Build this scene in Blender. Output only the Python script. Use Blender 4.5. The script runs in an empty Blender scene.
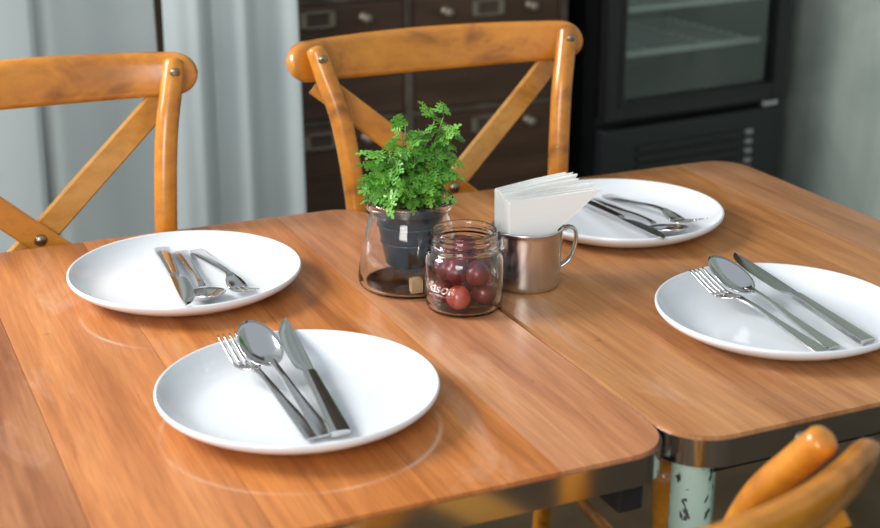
import bpy, bmesh, math, random
from mathutils import Vector, Matrix

# ------------------------------------------------------------------ camera, world, light
S = bpy.context.scene
C = S.collection
R = math.radians
T = 0.75                                   # height of the table tops
CAM = Vector((-0.68, -1.38, T + 0.588))
cd = bpy.data.cameras.new('camera')
cd.sensor_width = 36.0
cd.lens = 1433.8 / 880 * 36
cd.clip_start = 0.02
cd.dof.use_dof = True
cd.dof.focus_distance = 1.60
cd.dof.aperture_fstop = 5.0
cam = bpy.data.objects.new('camera', cd)
cam.location = CAM
cam.rotation_euler = (R(90 - 19.486), 0, R(-24.142))
C.objects.link(cam)
S.camera = cam

w = bpy.data.worlds.new('daylight')
S.world = w
w.use_nodes = True
bg = w.node_tree.nodes['Background']
bg.inputs[0].default_value = (0.80, 0.90, 1.0, 1)
bg.inputs[1].default_value = 0.50

def area(name, loc, target, sx, sy, power, col):
    d = bpy.data.lights.new(name, 'AREA')
    d.shape = 'RECTANGLE'; d.size = sx; d.size_y = sy; d.energy = power; d.color = col
    o = bpy.data.objects.new(name, d); C.objects.link(o)
    o.location = loc
    o.rotation_euler = (Vector(target) - Vector(loc)).to_track_quat('-Z', 'Y').to_euler()
    return o
area('window_light', (-2.1, 1.05, 2.25), (-0.1, 0.0, 0.75), 1.1, 0.9, 80, (1.0, 0.98, 0.95))
area('front_fill_light', (-2.3, -2.6, 2.1), (0.2, 0.4, 0.8), 1.3, 1.5, 50, (1.0, 0.97, 0.93))  # fill light added from the front left to lift napkins and chair fronts

S.view_settings.view_transform = 'Standard'
S.view_settings.look = 'None'
S.view_settings.exposure = 0.42
S.view_settings.gamma = 1.0
S.view_settings.use_curve_mapping = False

S.cycles.max_bounces = 28                  # enough for two jars seen one behind the other
S.cycles.transmission_bounces = 24
S.cycles.transparent_max_bounces = 32

# ------------------------------------------------------------------ helpers
def mesh_from(name, verts, faces, smooth=False):
    m = bpy.data.meshes.new(name)
    m.from_pydata([tuple(v) for v in verts], [], faces)
    bm = bmesh.new(); bm.from_mesh(m)
    bmesh.ops.recalc_face_normals(bm, faces=bm.faces)
    bm.to_mesh(m); bm.free()
    if smooth:
        for p in m.polygons: p.use_smooth = True
    m.update()
    return m

def finish(bm, name, smooth=False):
    m = bpy.data.meshes.new(name)
    bmesh.ops.recalc_face_normals(bm, faces=bm.faces)
    bm.to_mesh(m); bm.free()
    if smooth:
        for p in m.polygons: p.use_smooth = True
    return m

def obj(name, mesh, mat=None, parent=None, loc=None, rot=None):
    o = bpy.data.objects.new(name, mesh)
    C.objects.link(o)
    if mat and not mesh.materials: mesh.materials.append(mat)
    if parent: o.parent = parent
    if loc: o.location = loc
    if rot: o.rotation_euler = rot
    return o

def tag(o, label=None, cat=None, group=None, kind=None):
    if label: o['label'] = label
    if cat: o['category'] = cat
    if group: o['group'] = group
    if kind: o['kind'] = kind
    return o

def thing(name, label, cat, loc=(0, 0, 0), rz=0, group=None):
    o = bpy.data.objects.new(name, None)
    o.empty_display_size = 0.05
    C.objects.link(o)
    o.location = loc; o.rotation_euler = (0, 0, rz)
    return tag(o, label, cat, group)

def copy_tree(o, parent=None):
    c = o.copy(); C.objects.link(c); c.parent = parent
    for ch in list(o.children): copy_tree(ch, c)
    return c

def box_bm(bm, x0, x1, y0, y1, z0, z1, bev=0.0, seg=2):
    r = bmesh.ops.create_cube(bm, size=1.0)
    for v in r['verts']:
        v.co = Vector(((x0 + x1) / 2 + v.co.x * (x1 - x0), (y0 + y1) / 2 + v.co.y * (y1 - y0), (z0 + z1) / 2 + v.co.z * (z1 - z0)))
    if bev:
        es = list({e for v in r['verts'] for e in v.link_edges})
        bmesh.ops.bevel(bm, geom=es, offset=bev, segments=seg, affect='EDGES', profile=0.5)

def box(name, x0, x1, y0, y1, z0, z1, bev=0.0, seg=2):
    bm = bmesh.new(); box_bm(bm, x0, x1, y0, y1, z0, z1, bev, seg)
    return finish(bm, name)

def catmull(pts, n):
    P = [Vector(p) for p in pts]
    P = [P[0] * 2 - P[1]] + P + [P[-1] * 2 - P[-2]]
    out = []
    for i in range(1, len(P) - 2):
        for k in range(n):
            t = k / n
            a, b, c, d = P[i - 1], P[i], P[i + 1], P[i + 2]
            out.append(0.5 * ((2 * b) + (c - a) * t + (2 * a - 5 * b + 4 * c - d) * t * t + (3 * b - a - 3 * c + d) * t ** 3))
    out.append(P[-2])
    return out

def tube(name, pts, rad, n=14, per=6, round_end=(False, False), closed_path=None):
    """smooth round bar along pts; rad a number or a list per control point"""
    path = catmull(pts, per) if len(pts) > 2 else [Vector(p) for p in pts]
    N = len(path)
    if isinstance(rad, (int, float)): rads = [rad] * N
    else:
        rads = []
        for i in range(N):
            t = i / (N - 1) * (len(rad) - 1); k = min(int(t), len(rad) - 2)
            rads.append(rad[k] * (1 - (t - k)) + rad[k + 1] * (t - k))
    def cap(at_start):
        d = (path[1] - path[0]).normalized() if at_start else (path[-1] - path[-2]).normalized()
        r = rads[0] if at_start else rads[-1]
        res = []
        for a in (30, 55, 75):
            ca, sa = math.cos(R(a)), math.sin(R(a))
            p = (path[0] - d * r * 0.45 * sa) if at_start else (path[-1] + d * r * 0.45 * sa)
            res.append((p, r * ca))
        return res
    pp = list(zip(path, rads))
    if round_end[0]: pp = list(reversed(cap(True))) + pp
    if round_end[1]: pp = pp + cap(False)
    verts, faces = [], []
    ref = None
    for i, (p, r) in enumerate(pp):
        d = (pp[min(i + 1, len(pp) - 1)][0] - pp[max(i - 1, 0)][0]).normalized()
        if ref is None:
            ref = Vector((0, 1, 0)) if abs(d.y) < 0.9 else Vector((1, 0, 0))
        u = (ref - d * ref.dot(d)).normalized(); v = d.cross(u); ref = u
        for k in range(n):
            a = 2 * math.pi * k / n
            verts.append(p + (u * math.cos(a) + v * math.sin(a)) * r)
    for i in range(len(pp) - 1):
        for k in range(n):
            faces.append((i * n + k, i * n + (k + 1) % n, (i + 1) * n + (k + 1) % n, (i + 1) * n + k))
    faces.append(tuple(range(n)))
    faces.append(tuple((len(pp) - 1) * n + k for k in range(n)))
    m = mesh_from(name, verts, faces)
    for p in m.polygons: p.use_smooth = len(p.vertices) == 4
    return m

def lathe(name, prof, n=48, smooth=True, closed=False):
    verts, faces, rings = [], [], []
    for r, z in prof:
        if r < 1e-6:
            rings.append([len(verts)]); verts.append((0, 0, z))
        else:
            rings.append(list(range(len(verts), len(verts) + n)))
            for k in range(n):
                a = 2 * math.pi * k / n
                verts.append((r * math.cos(a), r * math.sin(a), z))
    pairs = list(zip(rings, rings[1:]))
    if closed: pairs.append((rings[-1], rings[0]))
    for A, B in pairs:
        if len(A) == 1 and len(B) == 1: continue
        for k in range(n):
            a0, a1 = A[k % len(A)], A[(k + 1) % len(A)]
            b0, b1 = B[k % len(B)], B[(k + 1) % len(B)]
            if len(A) == 1: faces.append((a0, b1, b0))
            elif len(B) == 1: faces.append((a0, a1, b0))
            else: faces.append((a0, a1, b1, b0))
    return mesh_from(name, verts, faces, smooth)

def smooth_prof(pts, n=4):
    v = catmull([(r, z, 0) for r, z in pts], n)
    return [(max(p.x, 0.0), p.y) for p in v]

def prism(name, poly, z0, z1, bev=0.0):
    """poly: list of (x, y), extruded from z0 to z1, top edges bevelled"""
    bm = bmesh.new()
    b = [bm.verts.new((x, y, z0)) for x, y in poly]
    t = [bm.verts.new((x, y, z1)) for x, y in poly]
    bm.faces.new(list(reversed(b))); top = bm.faces.new(t)
    n = len(poly)
    for i in range(n): bm.faces.new((b[i], b[(i + 1) % n], t[(i + 1) % n], t[i]))
    if bev:
        bmesh.ops.bevel(bm, geom=list(top.edges), offset=bev, segments=2, affect='EDGES')
    return finish(bm, name)

# ------------------------------------------------------------------ materials
def mat(name):
    m = bpy.data.materials.new(name); m.use_nodes = True
    return m, m.node_tree, m.node_tree.nodes['Principled BSDF']

def plain(name, col, rough=0.5, metal=0.0, **kw):
    m, nt, b = mat(name)
    b.inputs['Base Color'].default_value = (*col, 1)
    b.inputs['Roughness'].default_value = rough
    b.inputs['Metallic'].default_value = metal
    for k, v in kw.items(): b.inputs[k.replace('_', ' ')].default_value = v
    return m

def nd(nt, typ, **kw):
    n = nt.nodes.new(typ)
    for k, v in kw.items(): setattr(n, k, v)
    return n

def math_node(nt, op, a, b=None, clamp=False):
    n = nd(nt, 'ShaderNodeMath', operation=op); n.use_clamp = clamp
    for i, x in enumerate((a, b)):
        if x is None: continue
        if isinstance(x, (int, float)): n.inputs[i].default_value = x
        else: nt.links.new(x, n.inputs[i])
    return n.outputs[0]

def mixc(nt, fac, a, b, blend='MIX'):
    n = nd(nt, 'ShaderNodeMix', data_type='RGBA', blend_type=blend)
    for i, x in ((0, fac), (6, a), (7, b)):
        if isinstance(x, (int, float)): n.inputs[i].default_value = x
        elif isinstance(x, tuple): n.inputs[i].default_value = (*x, 1)
        else: nt.links.new(x, n.inputs[i])
    return n.outputs[2]

def noise(nt, vec, scale, detail=4, rough=0.55, dist=0.0):
    n = nd(nt, 'ShaderNodeTexNoise')
    n.inputs['Scale'].default_value = scale; n.inputs['Detail'].default_value = detail
    n.inputs['Roughness'].default_value = rough; n.inputs['Distortion'].default_value = dist
    if vec is not None: nt.links.new(vec, n.inputs['Vector'])
    return n.outputs['Fac']

def mapping(nt, vec, scale, loc=(0, 0, 0)):
    n = nd(nt, 'ShaderNodeMapping')
    n.inputs['Scale'].default_value = scale; n.inputs['Location'].default_value = loc
    nt.links.new(vec, n.inputs['Vector'])
    return n.outputs[0]

def ramp(nt, fac, stops):
    n = nd(nt, 'ShaderNodeValToRGB')
    cr = n.color_ramp
    while len(cr.elements) < len(stops): cr.elements.new(0.5)
    for e, (p, c) in zip(cr.elements, stops):
        e.position = p; e.color = (*c, 1) if len(c) == 3 else c
    nt.links.new(fac, n.inputs[0])
    return n.outputs[0]

def bump(nt, b, h, strength=0.1, dist=0.002):
    n = nd(nt, 'ShaderNodeBump')
    n.inputs['Strength'].default_value = strength; n.inputs['Distance'].default_value = dist
    nt.links.new(h, n.inputs['Height']); nt.links.new(n.outputs[0], b.inputs['Normal'])

def plank_wood(name, dark, mid, light, rings=(), rough=0.33):
    m, nt, b = mat(name)
    L = nt.links
    tc = nd(nt, 'ShaderNodeTexCoord').outputs['Object']
    oi = nd(nt, 'ShaderNodeObjectInfo').outputs['Random']
    off = nd(nt, 'ShaderNodeCombineXYZ')
    L.new(math_node(nt, 'MULTIPLY', oi, 7.3), off.inputs[0]); L.new(math_node(nt, 'MULTIPLY', oi, 11.1), off.inputs[1])
    add = nd(nt, 'ShaderNodeVectorMath', operation='ADD'); L.new(tc, add.inputs[0]); L.new(off.outputs[0], add.inputs[1])
    v = add.outputs[0]
    g1 = noise(nt, mapping(nt, v, (16, 1.3, 4)), 1.0, 5, 0.6, 0.9)
    g2 = noise(nt, mapping(nt, v, (120, 4.5, 10)), 1.0, 4, 0.6, 0.3)
    g3 = noise(nt, mapping(nt, v, (420, 16, 20)), 1.0, 2, 0.5)
    col = ramp(nt, g1, [(0.28, dark), (0.5, mid), (0.75, light)])
    col = mixc(nt, 0.55, col, ramp(nt, g2, [(0.3, (0.62, 0.55, 0.5)), (0.62, (1.08, 1.08, 1.08))]), 'MULTIPLY')
    col = mixc(nt, 0.4, col, ramp(nt, g3, [(0.3, (0.7, 0.66, 0.62)), (0.6, (1.05, 1.05, 1.05))]), 'MULTIPLY')
    # each board has a tone of its own
    hs = nd(nt, 'ShaderNodeHueSaturation')
    L.new(col, hs.inputs['Color'])
    L.new(math_node(nt, 'ADD', math_node(nt, 'MULTIPLY', oi, 0.10), 0.93), hs.inputs['Value'])
    L.new(math_node(nt, 'ADD', math_node(nt, 'MULTIPLY', oi, 0.14), 0.92), hs.inputs['Saturation'])
    col = hs.outputs[0]
    # rubbed, slightly bleached patches and small dents in the varnish
    rub = noise(nt, mapping(nt, tc, (9, 3.2, 1), (3, 1, 0)), 1.0, 6, 0.7, 1.2)
    rubf = ramp(nt, rub, [(0.56, (0, 0, 0)), (0.76, (0.34, 0.34, 0.34))])
    col = mixc(nt, rubf, col, (0.74, 0.52, 0.38))
    vor = nd(nt, 'ShaderNodeTexVoronoi'); vor.inputs['Scale'].default_value = 11.0; L.new(tc, vor.inputs['Vector'])
    col = mixc(nt, ramp(nt, vor.outputs['Distance'], [(0.03, (0.8, 0.8, 0.8)), (0.07, (0, 0, 0))]), col, (0.16, 0.07, 0.03))
    # pale rings left by plates
    sep = nd(nt, 'ShaderNodeSeparateXYZ'); L.new(tc, sep.inputs[0])
    for cx, cy, rr, st in rings:
        dx = math_node(nt, 'SUBTRACT', sep.outputs[0], cx); dy = math_node(nt, 'SUBTRACT', sep.outputs[1], cy)
        d = math_node(nt, 'SQRT', math_node(nt, 'ADD', math_node(nt, 'MULTIPLY', dx, dx), math_node(nt, 'MULTIPLY', dy, dy)))
        d = math_node(nt, 'ABSOLUTE', math_node(nt, 'SUBTRACT', d, rr))
        f = math_node(nt, 'SUBTRACT', 1.0, math_node(nt, 'DIVIDE', d, 0.0035), True)
        brk = ramp(nt, noise(nt, tc, 7, 3), [(0.46, (0, 0, 0)), (0.62, (1, 1, 1))])
        f = math_node(nt, 'MULTIPLY', f, math_node(nt, 'MULTIPLY', brk, st))
        col = mixc(nt, f, col, (0.85, 0.68, 0.52))
    L.new(col, b.inputs['Base Color'])
    rg = math_node(nt, 'ADD', math_node(nt, 'MULTIPLY', rub, 0.30), rough - 0.15)
    L.new(rg, b.inputs['Roughness'])
    b.inputs['Specular IOR Level'].default_value = 0.5
    bump(nt, b, g2, 0.10, 0.0008)
    return m

def chair_wood(name, dark, mid, light, rough=0.26):
    m, nt, b = mat(name)
    L = nt.links
    tc = nd(nt, 'ShaderNodeTexCoord').outputs['Object']
    oi = nd(nt, 'ShaderNodeObjectInfo').outputs['Random']
    off = nd(nt, 'ShaderNodeCombineXYZ'); L.new(math_node(nt, 'MULTIPLY', oi, 5.0), off.inputs[0]); L.new(math_node(nt, 'MULTIPLY', oi, 3.0), off.inputs[2])
    add = nd(nt, 'ShaderNodeVectorMath', operation='ADD'); L.new(tc, add.inputs[0]); L.new(off.outputs[0], add.inputs[1])
    v = add.outputs[0]
    a = noise(nt, mapping(nt, v, (7, 12, 12)), 1.0, 4, 0.6, 0.6)
    s = noise(nt, mapping(nt, v, (30, 60, 60)), 1.0, 4, 0.6, 0.4)
    col = ramp(nt, a, [(0.30, dark), (0.44, mid), (0.72, light)])
    col = mixc(nt, 0.45, col, ramp(nt, s, [(0.3, (0.62, 0.55, 0.48)), (0.6, (1.05, 1.05, 1.05))]), 'MULTIPLY')
    L.new(col, b.inputs['Base Color'])
    b.inputs['Roughness'].default_value = rough
    b.inputs['Coat Weight'].default_value = 0.35; b.inputs['Coat Roughness'].default_value = 0.18
    bump(nt, b, s, 0.06, 0.001)
    return m

M = {}
RG_L = [(-0.312, 0.118, 0.128, 0.42), (-0.304, -0.225, 0.130, 0.38)]
M['top_left'] = plank_wood('warm_plank_wood', (0.36, 0.118, 0.036), (0.56, 0.210, 0.068), (0.68, 0.300, 0.108), RG_L)
M['top_right'] = plank_wood('brown_plank_wood', (0.31, 0.118, 0.034), (0.49, 0.198, 0.060), (0.62, 0.290, 0.105))
M['top_dark'] = plank_wood('russet_plank_wood', (0.15, 0.052, 0.020), (0.29, 0.105, 0.042), (0.48, 0.215, 0.095))
M['ply'] = plain('dark_edge', (0.045, 0.022, 0.012), 0.6)
M['chair'] = chair_wood('honey_bentwood', (0.26, 0.085, 0.010), (0.55, 0.20, 0.018), (0.68, 0.275, 0.028))
M['slat'] = chair_wood('pale_bentwood', (0.42, 0.17, 0.030), (0.62, 0.29, 0.055), (0.70, 0.38, 0.10), 0.35)
M['cane'] = plain('cane', (0.33, 0.19, 0.08), 0.6)
M['steel'] = plain('polished_steel', (0.62, 0.62, 0.63), 0.16, 1.0)
M['bolt'] = plain('aged_brass_bolt', (0.34, 0.30, 0.22), 0.32, 1.0)
M['cutlery'] = plain('cutlery_steel', (0.60, 0.585, 0.57), 0.13, 1.0)
M['plate'] = plain('white_porcelain', (0.72, 0.745, 0.775), 0.16, Specular_IOR_Level=0.5)
M['black'] = plain('black_plastic', (0.012, 0.013, 0.014), 0.38)
M['dark_metal'] = plain('dark_painted_metal', (0.022, 0.023, 0.022), 0.45, 0.3)
M['napkin'] = plain('white_paper', (0.90, 0.885, 0.85), 0.85)
M['soil'] = plain('soil', (0.02, 0.014, 0.010), 0.95)
M['stem'] = plain('plant_stem', (0.16, 0.22, 0.06), 0.55)
M['cork'] = plain('cork', (0.62, 0.42, 0.22), 0.8)

def glass_mat(name, col=(1, 1, 1), rough=0.0, ior=1.45):
    m = plain(name, col, rough)
    b = m.node_tree.nodes['Principled BSDF']
    b.inputs['Transmission Weight'].default_value = 1.0; b.inputs['IOR'].default_value = ior
    return m
M['glass'] = glass_mat('clear_glass', (1, 1, 1))
M['emboss'] = glass_mat('embossed_glass', (0.98, 1, 0.99), 0.22)

def brushed():
    m, nt, b = mat('brushed_steel')
    tc = nd(nt, 'ShaderNodeTexCoord').outputs['Object']
    n = noise(nt, mapping(nt, tc, (8, 8, 500)), 1.0, 3)
    b.inputs['Base Color'].default_value = (0.66, 0.65, 0.64, 1); b.inputs['Metallic'].default_value = 1.0
    nt.links.new(math_node(nt, 'ADD', math_node(nt, 'MULTIPLY', n, 0.05), 0.19), b.inputs['Roughness'])
    return m
M['mug'] = brushed()

def painted_leg():
    m, nt, b = mat('chipped_green_paint')
    tc = nd(nt, 'ShaderNodeTexCoord').outputs['Object']
    n = noise(nt, mapping(nt, tc, (75, 75, 50)), 1.0, 5, 0.62, 0.4)
    chip = ramp(nt, n, [(0.60, (0, 0, 0)), (0.615, (1, 1, 1))])
    base = mixc(nt, noise(nt, tc, 30, 3), (0.40, 0.52, 0.42), (0.48, 0.60, 0.50))
    nt.links.new(mixc(nt, chip, base, (0.035, 0.04, 0.038)), b.inputs['Base Color'])
    b.inputs['Roughness'].default_value = 0.4
    bump(nt, b, math_node(nt, 'SUBTRACT', 1.0, chip), 0.4, 0.0006)
    return m
M['leg_paint'] = painted_leg()

def concrete(name, c0, c1, c2, scale=2.2, rough=0.75, streak=True):
    m, nt, b = mat(name)
    tc = nd(nt, 'ShaderNodeTexCoord').outputs['Object']
    a = noise(nt, tc, scale, 7, 0.6, 0.5)
    col = ramp(nt, a, [(0.30, c0), (0.5, c1), (0.7, c2)])
    if streak:
        s = noise(nt, mapping(nt, tc, (7, 7, 0.9)), 1.0, 5, 0.6, 0.6)
        col = mixc(nt, 0.5, col, ramp(nt, s, [(0.32, (0.66, 0.66, 0.64)), (0.6, (1.08, 1.08, 1.08))]), 'MULTIPLY')
    nt.links.new(col, b.inputs['Base Color'])
    b.inputs['Roughness'].default_value = rough
    bump(nt, b, noise(nt, tc, 40, 6), 0.15, 0.003)
    return m
M['wall'] = concrete('raw_concrete', (0.25, 0.305, 0.27), (0.38, 0.45, 0.40), (0.50, 0.56, 0.50))
M['wall_panel'] = concrete('dark_brown_wall', (0.060, 0.040, 0.026), (0.085, 0.058, 0.038), (0.11, 0.075, 0.05), 3.0, 0.8, False)
M['floor'] = concrete('brown_floor', (0.040, 0.027, 0.014), (0.068, 0.047, 0.026), (0.105, 0.074, 0.042), 3.0, 0.85, False)
M['floor'].node_tree.nodes['Principled BSDF'].inputs['Specular IOR Level'].default_value = 0.15

def fabric():
    m, nt, b = mat('curtain_cloth')
    tc = nd(nt, 'ShaderNodeTexCoord').outputs['Object']
    a = noise(nt, tc, 3.0, 4)
    nt.links.new(mixc(nt, a, (0.43, 0.51, 0.52), (0.54, 0.60, 0.59)), b.inputs['Base Color'])
    b.inputs['Roughness'].default_value = 0.7; b.inputs['Sheen Weight'].default_value = 0.3
    wv = noise(nt, mapping(nt, tc, (700, 700, 700)), 1.0, 1)
    bump(nt, b, wv, 0.15, 0.0006)
    return m
M['curtain'] = fabric()

def old_wood():
    m, nt, b = mat('dark_cabinet_wood')
    tc = nd(nt, 'ShaderNodeTexCoord').outputs['Object']
    oi = nd(nt, 'ShaderNodeObjectInfo').outputs['Random']
    a = noise(nt, mapping(nt, tc, (3, 3, 22)), 1.0, 5, 0.6, 0.6)
    col = ramp(nt, a, [(0.3, (0.040, 0.019, 0.009)), (0.6, (0.085, 0.040, 0.019)), (0.8, (0.12, 0.060, 0.030))])
    col = mixc(nt, math_node(nt, 'MULTIPLY', oi, 0.4), col, (0.05, 0.028, 0.018))
    nt.links.new(col, b.inputs['Base Color'])
    b.inputs['Roughness'].default_value = 0.5
    return m
M['cabinet'] = old_wood()
M['rail'] = concrete('worn_stile', (0.045, 0.030, 0.019), (0.075, 0.055, 0.038), (0.16, 0.13, 0.10), 9, 0.6, False)
M['holder'] = plain('tarnished_nickel', (0.26, 0.22, 0.165), 0.5, 0.6)

def grape_mat(name, c0, c1):
    m, nt, b = mat(name)
    tc = nd(nt, 'ShaderNodeTexCoord').outputs['Object']
    nt.links.new(mixc(nt, ramp(nt, noise(nt, tc, 55, 4, 0.6), [(0.35, (0, 0, 0)), (0.65, (1, 1, 1))]), c0, c1), b.inputs['Base Color'])
    b.inputs['Roughness'].default_value = 0.22
    b.inputs['Subsurface Weight'].default_value = 0.12
    b.inputs['Subsurface Radius'].default_value = (0.006, 0.001, 0.001)
    return m
M['grape'] = grape_mat('dark_red_grape_skin', (0.075, 0.008, 0.012), (0.22, 0.022, 0.03))
M['grape_red'] = grape_mat('bright_red_grape_skin', (0.42, 0.03, 0.02), (0.62, 0.09, 0.05))

def leaf_mat():
    m, nt, b = mat('leaf_green')
    oi = nd(nt, 'ShaderNodeObjectInfo').outputs['Random']
    tc = nd(nt, 'ShaderNodeTexCoord').outputs['Object']
    col = mixc(nt, oi, (0.05, 0.24, 0.022), (0.20, 0.50, 0.06))
    col = mixc(nt, math_node(nt, 'MULTIPLY', noise(nt, tc, 120, 2), 0.5), col, (0.22, 0.48, 0.08))
    nt.links.new(col, b.inputs['Base Color'])
    b.inputs['Roughness'].default_value = 0.34
    b.inputs['Subsurface Weight'].default_value = 0.0
    tr = nd(nt, 'ShaderNodeBsdfTranslucent'); nt.links.new(col, tr.inputs[0])
    mx = nd(nt, 'ShaderNodeMixShader'); mx.inputs[0].default_value = 0.25
    nt.links.new(b.outputs[0], mx.inputs[1]); nt.links.new(tr.outputs[0], mx.inputs[2])
    nt.links.new(mx.outputs[0], nt.nodes['Material Output'].inputs['Surface'])
    return m
M['leaf'] = leaf_mat()

# ------------------------------------------------------------------ the room
WX = 1.74                                  # inner face of the right wall
WY = 2.15                                  # inner face of the back wall
tag(obj('floor', box('floor', -3.2, WX + 0.12, -3.2, WY + 0.12, -0.08, 0.0), M['floor']), 'dark brown worn concrete floor under the tables', kind='structure')
tag(obj('wall_back', box('wall_back', -3.2, WX + 0.12, WY, WY + 0.12, 0, 3.0), M['wall_panel']), 'dark brown back wall behind curtain and cabinet', kind='structure')
tag(obj('wall_right', box('wall_right', WX, WX + 0.12, -3.2, WY, 0, 3.0), M['wall']), 'bare grey-green concrete wall beside the fridge', kind='structure')

# ------------------------------------------------------------------ curtains
def curtain(x0, x1, y, folds, amp, seed, label, flare=0.0):
    rnd = random.Random(seed)
    nx, nz = 90, 14
    ph = [rnd.uniform(0, 6.28) for _ in range(4)]
    verts, faces = [], []
    for j in range(nz + 1):
        z = 0.02 + j / nz * 2.36
        for i in range(nx + 1):
            t = i / nx
            f = folds * 2 * math.pi * (t + 0.05 * math.sin(5 * t + ph[1]))
            a = amp * (0.65 + 0.35 * math.sin(3.1 * t * folds + ph[2])) * (1.0 + 0.25 * (1 - z / 2.4))
            yy = a * math.sin(f + ph[0] + 0.10 * math.sin(2.0 * z + ph[3])) + 0.25 * a * math.sin(2.3 * f + ph[1] + 0.5 * z)
            xx = x0 + (x1 - x0) * t + flare * t * (1 - z / 1.2) + 0.01 * math.sin(1.8 * z + ph[2])
            verts.append((xx, y + yy, z))
    for j in range(nz):
        for i in range(nx):
            a = j * (nx + 1) + i
            faces.append((a, a + 1, a + nx + 2, a + nx + 1))
    t = thing('curtain', label, 'curtain', (0, 0, 0), 0, None)
    o = obj('cloth', mesh_from('cloth', verts, faces, True), M['curtain'], t)
    s = o.modifiers.new('thick', 'SOLIDIFY'); s.thickness = 0.003
    for k in range(6):
        x = x0 + (x1 - x0) * (k + 0.5) / 6
        bm = bmesh.new()
        ring = [Vector((0, 0.022 * math.cos(q * math.pi / 8), 0.022 * math.sin(q * math.pi / 8))) for q in range(16)]
        m = tube('ring', [*(r for r in ring), ring[0]], 0.0025, 6, 1); bm.free()
        obj('ring', m, M['steel'], t, (x, y, 2.385))
    return t
CY = 1.20
curtain(-1.55, -0.310, CY - 0.03, 4, 0.016, 5, 'widest pale blue-grey curtain, its edge overlapping a flat curtain panel')
curtain(-0.335, -0.094, CY + 0.01, 1.3, 0.008, 8, 'flat hanging grey curtain panel between two other curtains')
curtain(-0.086, 0.158, CY - 0.015, 2.2, 0.015, 11, 'pleated pale grey curtain panel hanging beside the drawer cabinet', 0.025)
rod = thing('curtain_rod', 'round steel rod carrying the grey curtains', 'rod', (0, 0, 0))
obj('rod', tube('rod', [(-1.85, CY - 0.005, 2.40), (0.30, CY - 0.005, 2.40)], 0.011, 12), M['steel'], rod)
for x in (-1.83, 0.28):
    obj('bracket', box('bracket', x - 0.008, x + 0.008, CY, WY, 2.39, 2.41), M['dark_metal'], rod)

# ------------------------------------------------------------------ drawer cabinet
cab = thing('drawer_cabinet', 'dark brown wooden cabinet of wide drawers with metal label holders', 'cabinet', (0, 1.60, 0))
CX0, CX1, CDEP = 0.135, 0.985, 0.30
rows = [0.012 + 0.274 * k for k in range(6)]
obj('body', box('body', CX0, CX1, 0.012, CDEP, 0.0, 1.42, 0.004), M['cabinet'], cab)
for x in (CX0, 0.566, CX1 - 0.02):
    obj('stile', box('stile', x, x + 0.02, -0.006, 0.012, 0.0, 1.40, 0.002), M['rail'], cab)
for z in rows:
    for xa, xb in ((CX0 + 0.02, 0.566), (0.586, CX1 - 0.02)):
        obj('cross_rail', box('cross_rail', xa, xb, -0.002, 0.012, z - 0.008, z + 0.008, 0.002), M['rail'], cab)
obj('top_board', box('top_board', CX0 - 0.02, CX1, -0.02, CDEP, 1.42, 1.445, 0.004), M['cabinet'], cab)
hold = bmesh.new()
box_bm(hold, -0.040, 0.040, -0.004, 0, 0.014, 0.019, 0.001); box_bm(hold, -0.040, 0.040, -0.004, 0, -0.019, -0.014, 0.001)
box_bm(hold, -0.040, -0.026, -0.004, 0, -0.019, 0.019, 0.001); box_bm(hold, 0.026, 0.040, -0.004, 0, -0.019, 0.019, 0.001)
hold = finish(hold, 'label_holder')
card = box('card', -0.027, 0.027, -0.0012, 0, -0.015, 0.015)
knob = lathe('knob', [(0, 0), (0.012, 0), (0.012, 0.003), (0.006, 0.006), (0.005, 0.016), (0.011, 0.021), (0.012, 0.027), (0.008, 0.032), (0, 0.033)], 16)
cardm = plain('old_card', (0.075, 0.05, 0.035), 0.8)
for ri in range(5):
    z0, z1 = rows[ri] + 0.010, rows[ri + 1] - 0.010
    for xa, xb in ((CX0 + 0.023, 0.563), (0.589, CX1 - 0.023)):
        d = obj('drawer', box('drawer', xa, xb, -0.004, 0.0119, z0, z1, 0.003), M['cabinet'], cab)
        xc = (xa + xb) / 2; zc = z1 - 0.030
        obj('label_holder', hold, M['holder'], d, (xc, -0.004, zc))
        obj('card', card, cardm, d, (xc, -0.004, zc))
        for s in (-1, 1):
            obj('knob', knob, M['holder'], d, (xc + s * 0.108, -0.004, zc - 0.002), (R(90), 0, 0))

# ------------------------------------------------------------------ fridge
fr = thing('display_fridge', 'black upright fridge with a glass door and lower vent grille', 'fridge', (1.045, 1.50, 0), R(6))
FW, FD = 0.57, 0.50
M['fridge'] = plain('fridge_black', (0.005, 0.0055, 0.006), 0.35)
M['fridge_grey'] = plain('fridge_panel_charcoal', (0.014, 0.017, 0.018), 0.4)
M['liner'] = plain('fridge_liner', (0.17, 0.215, 0.20), 0.45)
M['shelf'] = plain('pale_wire', (0.62, 0.66, 0.63), 0.35)
M['gasket'] = plain('door_frame_charcoal', (0.012, 0.0125, 0.013), 0.32)
ZD = 0.511                                  # underside of the door
bm = bmesh.new()
box_bm(bm, 0, 0.03, 0.045, FD, 0.04, 1.85); box_bm(bm, FW - 0.03, FW, 0.045, FD, 0.04, 1.85)
box_bm(bm, 0.03, FW - 0.03, FD - 0.03, FD, 0.04, 1.85); box_bm(bm, 0.03, FW - 0.03, 0.045, FD - 0.03, 1.80, 1.85)
box_bm(bm, 0.03, FW - 0.03, 0.045, FD - 0.03, 0.04, ZD + 0.012)
obj('body', finish(bm, 'body'), M['fridge'], fr)
bm = bmesh.new()
box_bm(bm, 0.0301, 0.036, 0.05, FD - 0.031, ZD + 0.0125, 1.799); box_bm(bm, FW - 0.036, FW - 0.0301, 0.05, FD - 0.031, ZD + 0.0125, 1.799)
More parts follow.
